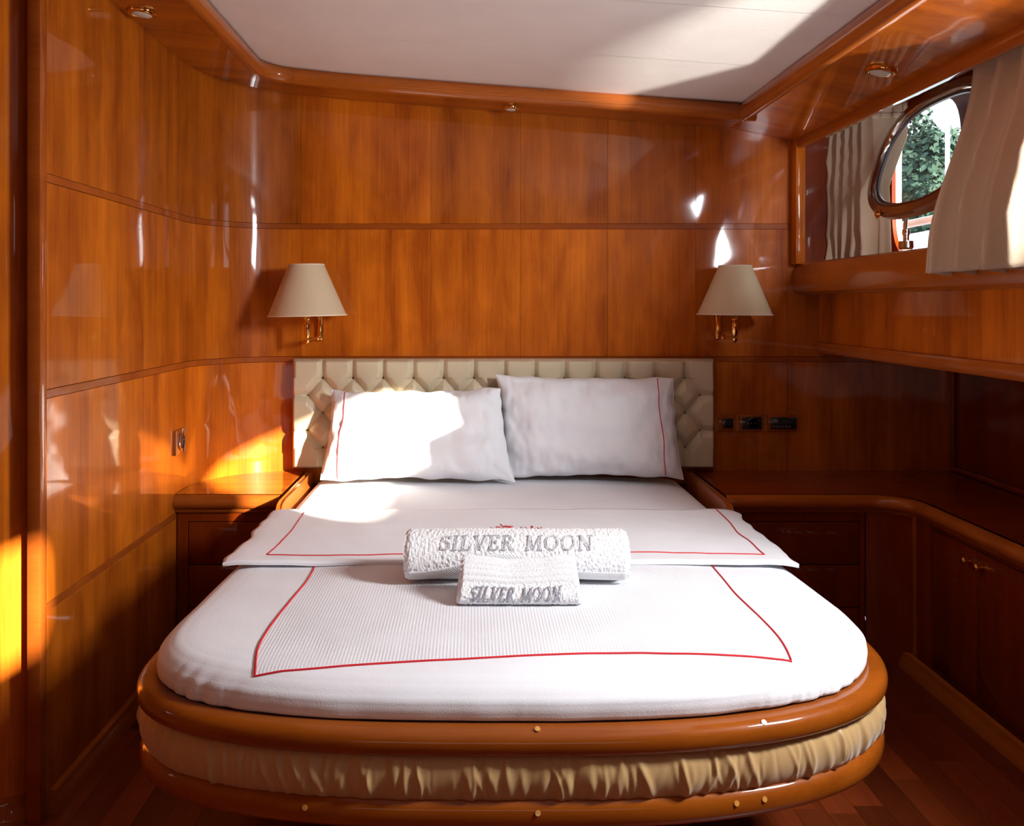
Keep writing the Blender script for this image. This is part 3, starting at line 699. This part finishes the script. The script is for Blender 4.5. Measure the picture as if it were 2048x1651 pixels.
# ------------------------------------------------------------------ towels and their embroidered lettering
def letter_strokes():
    A = lambda cx, cy, rx, ry, a0, a1, n=14: [(cx+rx*cos(radians(lerp(a0, a1, i/n))), cy+ry*sin(radians(lerp(a0, a1, i/n)))) for i in range(n+1)]
    TH, TN = .105, .045
    L = {}
    L['S'] = (.55, [(A(.30, .74, .20, .20, 40, 235, 12)+A(.28, .27, .21, .24, 65, -150, 14), TH*.8), ([(.46, .97), (.47, .76)], TN), ([(.06, .24), (.06, .02)], TN)])
    L['I'] = (.36, [([(.18, .02), (.18, .98)], TH), ([(.04, .01), (.32, .01)], TN), ([(.04, .99), (.32, .99)], TN)])
    L['L'] = (.58, [([(.18, .02), (.18, .98)], TH), ([(.04, .99), (.32, .99)], TN), ([(.04, .01), (.50, .01), (.54, .26)], TN*1.2)])
    L['V'] = (.72, [([(.14, .98), (.38, .02)], TH), ([(.38, .02), (.62, .98)], TN), ([(.02, .99), (.27, .99)], TN), ([(.50, .99), (.72, .99)], TN)])
    L['E'] = (.60, [([(.16, .02), (.16, .98)], TH), ([(.03, .01), (.50, .01), (.54, .24)], TN*1.2), ([(.03, .99), (.49, .99), (.51, .78)], TN*1.2), ([(.16, .52), (.40, .52)], TN), ([(.40, .64), (.40, .40)], TN)])
    L['R'] = (.68, [([(.16, .02), (.16, .98)], TH), ([(.03, .01), (.30, .01)], TN), ([(.03, .98), (.26, .98)]+A(.28, .74, .21, .24, 90, -90, 12)+[(.16, .50)], TN*1.7), ([(.30, .50), (.58, .02), (.70, .0)], TH)])
    L['M'] = (.92, [([(.14, .02), (.16, .98)], TN), ([(.16, .98), (.44, .04)], TH), ([(.44, .04), (.74, .98)], TN), ([(.74, .98), (.76, .02)], TH), ([(.03, .01), (.25, .01)], TN), ([(.64, .01), (.88, .01)], TN), ([(.04, .99), (.18, .99)], TN), ([(.72, .99), (.88, .99)], TN)])
    L['O'] = (.78, [(A(.38, .5, .30, .47, 0, 360, 28), TH*.72)])
    L['N'] = (.80, [([(.16, .02), (.16, .98)], TN), ([(.14, .98), (.66, .0)], TH), ([(.66, .0), (.66, .98)], TN), ([(.03, .01), (.28, .01)], TN), ([(.02, .99), (.17, .99)], TN), ([(.54, .99), (.78, .99)], TN)])
    L[' '] = (.42, [])
    return L
LET = letter_strokes()
def text_layout(txt, slant, sp=.06):
    out = []; x = 0
    for ch in txt:
        wd, st = LET[ch]
        for pts, th in st: out.append(([(x+a+slant*b, b) for a, b in pts], th))
        x += wd+sp
    return out, x
def lettering(txt, slant, mapf, outline_only, r):
    st, tot = text_layout(txt, slant); m = MB()
    for pts, th in st:
        pts = resample(pts, max(6, len(pts)*2)); a, b = [], []
        for i, p in enumerate(pts):
            t = (pts[min(i+1, len(pts)-1)]-pts[max(i-1, 0)]).normalized(); nv = Vector((-t.y, t.x))*th/2; a.append(p+nv); b.append(p-nv)
        if outline_only:
            m.tube([mapf(q.x/tot, q.y) for q in (a+list(reversed(b))+[a[0]])], r, 5)
        else:
            n = len(a); top = [mapf(q.x/tot, q.y, r) for q in a]+[mapf(q.x/tot, q.y, r) for q in b]; bot = [mapf(q.x/tot, q.y, -.001) for q in a]+[mapf(q.x/tot, q.y, -.001) for q in b]
            m.add(top+bot, [(i, i+1, n+i+1, n+i) for i in range(n-1)]+[(i, i+1, 2*n+i+1, 2*n+i) for i in range(n-1)]+[(n+i, n+i+1, 3*n+i+1, 3*n+i) for i in range(n-1)]+[(0, n, 3*n, 2*n), (n-1, 2*n-1, 4*n-1, 3*n-1)])
    return m
bt_ = thing('bath_towel', 'large rolled white terry bath towel lying behind the small towel', 'towel', (.105, 2.26, CZ-.655))
TX0, TX1 = -.160, .366
TYc, TZc = 2.262, -.598
def roll(x, a, off=0):                  # a: angle from front-bottom round over the top
    ex = 1-.10*smooth01((abs((x-TX0)/(TX1-TX0)-.5)*2-.94)/.06)
    ry, rz = (.066+off)*ex, (.0535+off)*ex
    wob = 1+.025*nz(x*6, a, 3)
    return Vector((x, TYc-ry*cos(a)*wob, CZ+TZc+rz*sin(a)*wob))
m = MB(); m.grid(lambda u, v: roll(lerp(TX0+.018, TX1-.018, u), 2*pi*v), 60, 48, cv=True)
m.add([roll(TX0+.018, 2*pi*i/48) for i in range(48)], [tuple(range(48))]); m.add([roll(TX1-.018, 2*pi*i/48) for i in range(48)], [tuple(range(48))]); m.build('inner_roll', M_towelflat, bt_, ang=60)
def e_ang(x):                           # where the outer layer ends at the front
    t = (x-TX0)/(TX1-TX0); return lerp(-.72, .02, math.exp(-((t-.44)/.22)**2))
def outer(u, v, off=.007):
    x = lerp(TX0, TX1, u); a = lerp(e_ang(x)+.33, pi+.6, v); k = 0
    k = .0022*nz(x*160, a*9, 1)+.0016*nz(x*320, a*20, 5)
    return roll(x, a, off+k)
m = MB(); m.grid(lambda u, v: outer(u, v), 380, 110); m.grid(lambda u, v: roll(lerp(TX0, TX1, u), lerp(e_ang(lerp(TX0, TX1, u))+.33, pi+.6, v), .0), 120, 40)
for xx in (TX0, TX1):
    m.grid(lambda u, v: roll(xx, lerp(e_ang(xx)+.33, pi+.6, u), lerp(0, .007, v)), 40, 3)
m.build('terry_layer', M_terry, bt_, ang=180)
# spiral ends of the roll
for xx, sg in ((TX0, 1), (TX1, -1)):
    m = MB()
    for rr in (.9, .62, .36): m.tube([Vector((xx+sg*.010, TYc-.060*rr*cos(a), CZ+TZc+.047*rr*sin(a))) for a in [2*pi*i/30 for i in range(30)]], .0065, 8, loop=True)
    m.build('rolled_end', M_terry, bt_)
def bandf(u, v, off=.0088):
    x = lerp(TX0+.002, TX1-.002, u); a = lerp(e_ang(x)-.08, e_ang(x)+.34, v); return roll(x, a, off+.0008*sin(x*900+a*60)*(1 if .12 < v < .9 else 0))
m = MB(); m.grid(bandf, 420, 18); m.build('border_band', M_towelflat, bt_, ang=180, thick=.0035)
def map_bath(u, b, off=0):
    x = lerp(-.077, .281, u); a = lerp(.48, 1.08, b); return roll(x, a, .0095+off)
lettering('SILVER MOON', .10, map_bath, True, .0007).build('lettering', M_greyl, bt_)['kind'] = 'stuff'

ht = thing('hand_towel', 'small folded white towel with ribbed band and grey lettering, in front', 'towel', (.10, 2.09, CZ-.655))
hcw = [(2.150, -.652), (2.098, -.655), (2.064, -.653), (2.052, -.643), (2.050, -.630), (2.058, -.617), (2.072, -.603), (2.092, -.588), (2.112, -.575), (2.128, -.568), (2.143, -.567), (2.156, -.574), (2.160, -.59), (2.158, -.62)]
hc = resample([tuple(q) for q in catmull([Vector((a, b, 0)) for a, b in hcw]+[Vector((2.150, -.652, 0))], 6)], 150)
def hand(u, v, off=0):
    q = hc[min(149, max(0, int(v*149)))]; q2 = hc[min(149, int(v*149)+1)]; q = q.lerp(q2, v*149-int(v*149)) if v < 1 else q
    zz = q.y; yy = q.x; up = smooth01((zz+.655)/.085)
    X0 = lerp(-.036, -.026, up); X1 = lerp(.240, .230, up); x = lerp(X0, X1, u)
    e = smooth01((abs(u-.5)*2-.93)/.07)
    zz = -.655+(zz+.655)*(1-.10*e)-up*.010*sin(pi*min(1, max(0, u/1.0)))**2*(1 if u < .9 else .8)+.003*up*nz(x*20, 3, 1)
    q1 = hc[max(0, int(v*149)-1)]; t = Vector((q2.x-q1.x, q2.y-q1.y)).normalized() if (q2-q1).length > 1e-9 else Vector((1, 0)); nv = Vector((-t.y, t.x))
    yc = 2.105; s = 1-.2*e; yy = yc+(yy-yc)*s
    return Vector((x, yy+nv.x*off, CZ+zz+nv.y*off))
# calibrate the lettering band on the lower front face
vv = [(i/200, hand(.5, i/200)) for i in range(201)]
vf = [v for v, p in vv if p.y < 2.082 and -.645+CZ < p.z < -.600+CZ]; v0, v1 = min(vf), max(vf)
v1 = lerp(v0, v1, .60); vt = max(vv, key=lambda q: q[1].z)[0]
def hfront(u, v):
    p = hand(u, v); k = 0
    if v1+.03 < v < vt: k = .0055*abs(sin((v-v1-.03)/(vt-v1-.03)*pi*5))**.8
    else: k = .0018*nz(p.x*170, v*60, 2)+.0012*nz(p.x*330, v*130, 8)
    sgn = 1
    q = hand(u, v, .004); d = (q-p).normalized()
    c = Vector((p.x, 2.105, CZ-.612))
    if d.dot(p-c) < 0: d = -d
    return p+d*k
m = MB(); m.grid(hfront, 230, 220); m.add([hand(0, i/60) for i in range(60)], [tuple(range(60))]); m.add([hand(1, i/60) for i in range(60)], [tuple(range(60))])
m.build('terry_fold', M_terry, ht, ang=60)
def map_hand(u, b, off=0):
    v = lerp(v0+.01, v1-.004, b); uu = lerp(.10, .83, u); p = hand(uu, v); q = hand(uu, v, .004); d = (q-p).normalized()
    if d.y > 0: d = -d
    return p+d*(.0036+off)
lettering('SILVER MOON', .30, map_hand, False, .0006).build('lettering', M_grey, ht)['kind'] = 'stuff'

# ------------------------------------------------------------------ wall lamps
def sconce(cx, zb, zt, rb, rt, label, tilt, flip):
    Y = 3.555; t = thing('wall_lamp', label, 'lamp', (cx, YB-.02, CZ+zb-.06), 'pair of cream shaded wall lamps')
    c = Vector((cx, Y, CZ+zb)); h = zt-zb
    M = __import__('mathutils').Matrix.Rotation(radians(tilt), 3, 'Y')
    sh = MB().lathe([(rb, 0), (rt, h), (rt-.0015, h), (rb-.0015, 0), (rb, 0)], c, k=64, M=M).build('lamp_shade', M_shade, t)
    for r, z in ((rb, .002), (rt, h-.001)):
        m = MB(); m.tube([c+M @ Vector((r*cos(a), r*sin(a), z)) for a in [2*pi*i/64 for i in range(64)]], .0028, 6, loop=True)
        m.build('shade_binding', M_shrim, sh)
    # spider fitting inside the shade
    m = MB()
    for a in (0, 2*pi/3, 4*pi/3): m.tube([c+M @ Vector((rt*cos(a), rt*sin(a), h-.004)), c+Vector((0, 0, h-.03))], .0015, 6)
    m.build('shade_spider', M_brass, sh)
    x0 = cx
    # upright stem with finial
    m = MB(); m.lathe([(0, -.105), (.004, -.103), (.009, -.096), (.010, -.088), (.006, -.082), (.008, -.078), (.0115, -.072), (.0115, -.03), (.006, -.026), (.012, -.02), (.013, -.012), (.0105, -.006), (.0105, .03), (.013, .034), (.013, .075), (0, .076)], (x0, Y+.0, CZ+zb), k=24); m.build('stem', M_brass, t)
    bx_ = x0-.028*flip
    m = MB(); m.box((bx_-.012 if flip > 0 else bx_-.012, YB-.034, CZ+zb-.098), (bx_+.012, YB-.012, CZ+zb+.03), .009, 3); m.build('wall_plate', M_brass, t)
    m = MB(); m.tube([Vector((bx_, YB-.03, CZ+zb-.085)), Vector((bx_, Y+.05, CZ+zb-.086)), Vector((lerp(bx_, x0, .6), Y+.02, CZ+zb-.087)), Vector((x0, Y, CZ+zb-.088))], .0065, 12)
    m.lathe([(0, -.010), (.009, -.006), (.011, 0), (.009, .006), (0, .010)], (bx_, Y+.055, CZ+zb-.086), k=16); m.build('arm', M_brass, t)
    m = MB(); m.lathe([(0, 0), (.012, .004), (.026, .025), (.030, .045), (.026, .066), (.014, .08), (0, .083)], c+Vector((0, 0, .07)), k=20); m.build('bulb', M_opal, t)
    return t
sconce(-.618, -.046, .146, .146, .066, 'brass wall lamp with cream cone shade at the left end of the headboard', -1.2, -1)
sconce(.981, -.042, .142, .137, .060, 'brass wall lamp with cream cone shade at the right end of the headboard', .6, 1)

# ------------------------------------------------------------------ switches and sockets
def wall_plate(name, label, cat, x0, x1, z0, z1, fn):
    t = thing(name, label, cat, ((x0+x1)/2, YB-.012, CZ+(z0+z1)/2))
    y = YB-.012
    MB().box((x0, y-.008, CZ+z0), (x1, y, CZ+z1), .003).build('wooden_plate', W_strip, t)
    for xx in (x0+.002, x1-.004):
        MB().box((xx-.0025, y-.0115, CZ+z0+.001), (xx+.0025, y-.003, CZ+z1-.001), .001, 1).build('brass_edge', M_brass, t)
    fn(t, x0, x1, z0, z1, y-.008); return t
zp0, zp1 = -(862-VY)*3.7/F, -(828-VY)*3.7/F
X_ = lambda px: (px-VX)*3.7/F
def sw(t, x0, x1, z0, z1, y):
    MB().box((x0+.018, y-.006, CZ+z0+.014), (x1-.006, y+.001, CZ+z1-.014), .002).build('rocker', M_black, t)
def so_(t, x0, x1, z0, z1, y):
    MB().box((x0+.014, y-.003, CZ+z0+.009), (x1-.004, y+.001, CZ+z1-.009), .002).build('insert', M_black, t)
    c = ((x0+x1)/2+.008, y-.003, CZ+(z0+z1)/2)
    r = MB().lathe([(.022, 0), (.022, -.004), (.019, -.005), (.017, -.002), (.017, .0), (0, .0)], c, 'y', 28).build('socket_well', M_black, t)
    m = MB()
    for s in (-1, 1): m.lathe([(0, -.0035), (.0028, -.0035), (.0028, -.001)], (c[0]+s*.0085, c[1], c[2]), 'y', 10)
    m.build('contacts', M_chrome, t)
def ctl(t, x0, x1, z0, z1, y):
    MB().box((x0+.014, y-.005, CZ+z0+.010), (x1-.004, y+.001, CZ+z1-.010), .002).build('keypad', M_black, t)
    MB().box((x0+.02, y-.0062, CZ+z1-.03), (x0+.042, y-.004, CZ+z1-.017), .001, 1).build('display', M_btn, t)
    for i in range(6):
        MB().box((x0+.02+i*.0125, y-.0065, CZ+z0+.017), (x0+.028+i*.0125, y-.004, CZ+z0+.022), .0007, 1).build('key', M_btn, t)
    MB().box((x1-.034, y-.006, CZ+z1-.0145), (x1-.008, y-.004, CZ+z1-.0125)).build('marking', M_btn, t)
wall_plate('light_switch', 'narrow wall switch plate right next to the headboard', 'switch', X_(1434), X_(1468), zp0, zp1, sw)
wall_plate('power_socket', 'black round socket in a wooden plate between switch and keypad', 'socket', X_(1475), X_(1525), zp0, zp1, so_)
wall_plate('control_keypad', 'black keypad with small display, rightmost of the three wall plates', 'control panel', X_(1532), X_(1593), zp0, zp1, ctl)
# socket on the left wall
t = thing('wall_socket', 'chrome-edged socket in a wooden plate on the left wall', 'socket', (XL+.012, 3.25, CZ-.48))
c = Vector((-1.0135, 3.275, CZ-.475))
MB().box((c.x-.004, c.y-.052, c.z-.042), (c.x+.006, c.y+.052, c.z+.042), .003).build('wooden_plate', W_strip, t)
for yy in (-.046, .046): MB().box((c.x+.004, c.y+yy-.002, c.z-.042), (c.x+.0085, c.y+yy+.002, c.z+.042), .001, 1).build('chrome_edge', M_chrome, t)
MB().lathe([(.028, 0), (.028, .005), (.024, .006), (.021, .003), (0, .002)], c+Vector((.006, .008, 0)), 'x', 28).build('socket_well', M_black, t)
MB().lathe([(.031, 0), (.031, .004), (.028, .006), (.0275, .0)], c+Vector((.006, .008, 0)), 'x', 28).build('ring', M_chrome, t)

# ------------------------------------------------------------------ recessed ceiling spots
def spot(label, x, y, r, slope, group='recessed ceiling spotlights'):
    z = zs(x)-.0005; t = thing('ceiling_spotlight', label, 'light', (x, y, z), group)
    M = __import__('mathutils').Matrix.Rotation(slope, 3, 'Y')
    MB().lathe([(r, 0), (r, -.004), (r*.93, -.009), (r*.78, -.010), (r*.66, -.005), (r*.62, .0), (r*.62, .004)], (x, y, z), k=36, M=M).build('brass_ring', M_brass, t)
    MB().lathe([(0, -.014), (r*.45, -.0135), (r*.66, -.011), (r*.70, -.006), (r*.70, .003), (0, .003)], (x, y, z), k=30, M=M).build('lens', M_opal, t)
spot('round brass ceiling spotlight in the right soffit above the window', 1.142, 2.655, .042, .20)
spot('round brass ceiling spotlight in the left soffit, cut by the top edge', -.955, 2.745, .042, .11)
spot('small brass ceiling spotlight above the middle of the back wall', .145, 3.60, .030, .06)

# ------------------------------------------------------------------ curtains
def curtain(name_label, fn, nu, nv, seed):
    t = thing('curtain', name_label, 'curtain', tuple(fn(.5, 1)), 'beige porthole curtains')
    MB().grid(fn, nu, nv).build('drape', M_curtain, t, ang=180, thick=.0025)
    return t
def c_left(u, v):       # v 0 bottom .. 1 top; the last part turns back towards the hull
    k = min(u/.78, 1); b = max(0, (u-.78)/.22)
    y = lerp(lerp(3.615, 3.46, k), lerp(3.625, 3.49, k), v)-.045*b+.012*sin(v*3+u*5)*(1-v)
    ph = k*2*pi*4.3+.7*nz(u*3, v*1.5, 2)+(1-v)*1.1*sin(u*4); a = lerp(.034, .018, v)*(1-.75*b)
    xp = min(1.575, 1.375+.42*(lerp(.158, .735, v)-.27)+.06)
    x = lerp(lerp(1.378, 1.452, k), max(1.50, xp), b)+a*(abs(sin(ph/2))**.7*2-1)+.008*nz(u*9, v*2, 4)
    if v > .90: x += .005*sin(u*2*pi*16)
    y += .012*cos(ph)*(1-b)
    return Vector((x, y, lerp(CZ+.158, CZ+.735, v)))
cL = curtain('short beige curtain gathered at the left of the porthole', c_left, 150, 40, 1)
def c_right(u, v):
    yt = lerp(2.462, 2.08, u); yb = lerp(2.545, 2.05, u); y = lerp(yb, yt, v**.9)
    ph = u*2*pi*4.3+.9*sin(u*5+1)+.9*nz(u*3, v*1.0, 7); a = lerp(.030, .020, v)
    x = lerp(1.212, 1.302, smooth01((v-.12)/.75))+a*1.5*(abs(sin(ph/2))**.55*2-1)+.006*nz(u*10, v*2, 1)
    if v > .86: x += .006*sin(u*2*pi*14)
    y += .014*cos(ph)
    return Vector((x, y, lerp(CZ+.078+.006*sin(ph), CZ+.70, v)))
cR = curtain('wide beige curtain hanging over the ledge, cut by the right edge', c_right, 190, 48, 2)
for t, fn in ((cL, c_left), (cR, c_right)):
    MB().grid(lambda u, v: (lambda p: (p.x-.003, p.y, p.z))(fn(u, lerp(.90, .935, v))), 150, 4).build('pleat_tape', M_curtain, t, ang=180, thick=.002)
tr = MB().tube([(1.335, 3.63, CZ+.742), (1.335, 1.0, CZ+.742)], .008, 12).build('curtain_rail', M_brass, None); tag(tr, 'thin brass curtain rail running behind the wooden lip above both curtains', 'rail')

# ------------------------------------------------------------------ outside the porthole
sea = struct(MB().box((6, -40, -.9), (120, 160, -.6)).build('ground_sea', M_sea, None))
bo = thing('moored_boat', 'white boat with steel posts moored outside, seen through the porthole glass', 'boat', (4.2, 8.2, -.6))
def hullf(u, v):
    y = lerp(5.6, 13, u); wdt = .9*sin(pi*min(1, .12+u*.8))**.5; return (3.9+ (1-v)*.25-.0, y, lerp(-.6, CZ+.62+.25*(u-.5)**2, v))
m = MB(); m.grid(hullf, 30, 8); m.grid(lambda u, v: (lambda p: (p[0]+1.6, p[1], p[2]))(hullf(u, v)), 30, 8); m.build('hull', M_white, bo, thick=.03)
MB().box((3.9, 5.6, CZ+.58), (5.5, 13, CZ+.62), .01).build('deck', M_white, bo)
MB().tube([(3.86, lerp(5.6, 13, i/20), CZ+.70+.25*(i/20-.5)**2) for i in range(21)], .035, 8).build('rub_rail', W_rail, bo)
for i in range(4): MB().tube([(3.95, 6.0+i*1.9, CZ+.6), (3.95, 6.0+i*1.9, CZ+2.3)], .02, 8).build('post', M_chrome, bo)
def bush(label, c, r, s):
    m = MB(); rnd = random.Random(s); c = Vector(c)
    for k in range(5200):
        d = Vector((rnd.gauss(0, 1), rnd.gauss(0, 1), rnd.gauss(0, 1))).normalized(); rr = (1+.35*nz(*(d*2.2)))*rnd.uniform(.72, 1)
        p = c+Vector((d.x*r[0], d.y*r[1], d.z*r[2]))*rr; q = rnd.uniform(.07, .17)
        a = Vector((rnd.gauss(0, 1), rnd.gauss(0, 1), rnd.gauss(0, 1))).normalized()*q; b = a.cross(d).normalized()*q*.6
        m.add([p-a, p-b, p+a, p+b], [(0, 1, 2, 3)])
    m.grid(lambda u, v: c+Vector((r[0]*cos(2*pi*u)*sin(pi*v), r[1]*sin(2*pi*u)*sin(pi*v), r[2]*cos(pi*v)))*.72, 24, 14)
    t = thing('tree', label, 'tree', (c[0], c[1], -.6), 'trees on the shore')
    m.build('foliage', M_leaf, t); MB().tube([(c[0], c[1], -.6), (c[0], c[1], c[2])], .3, 8).build('trunk', W_dark, t)
bush('dark green tree on the shore beyond the moored boat, left in the glass', (13.6, 29, 4.3), (1.2, 2, 2.6), 1)
bush('broad green tree on the shore beyond the moored boat, right in the glass', (17.5, 34, 3.0), (2.4, 3, 2.6), 2)
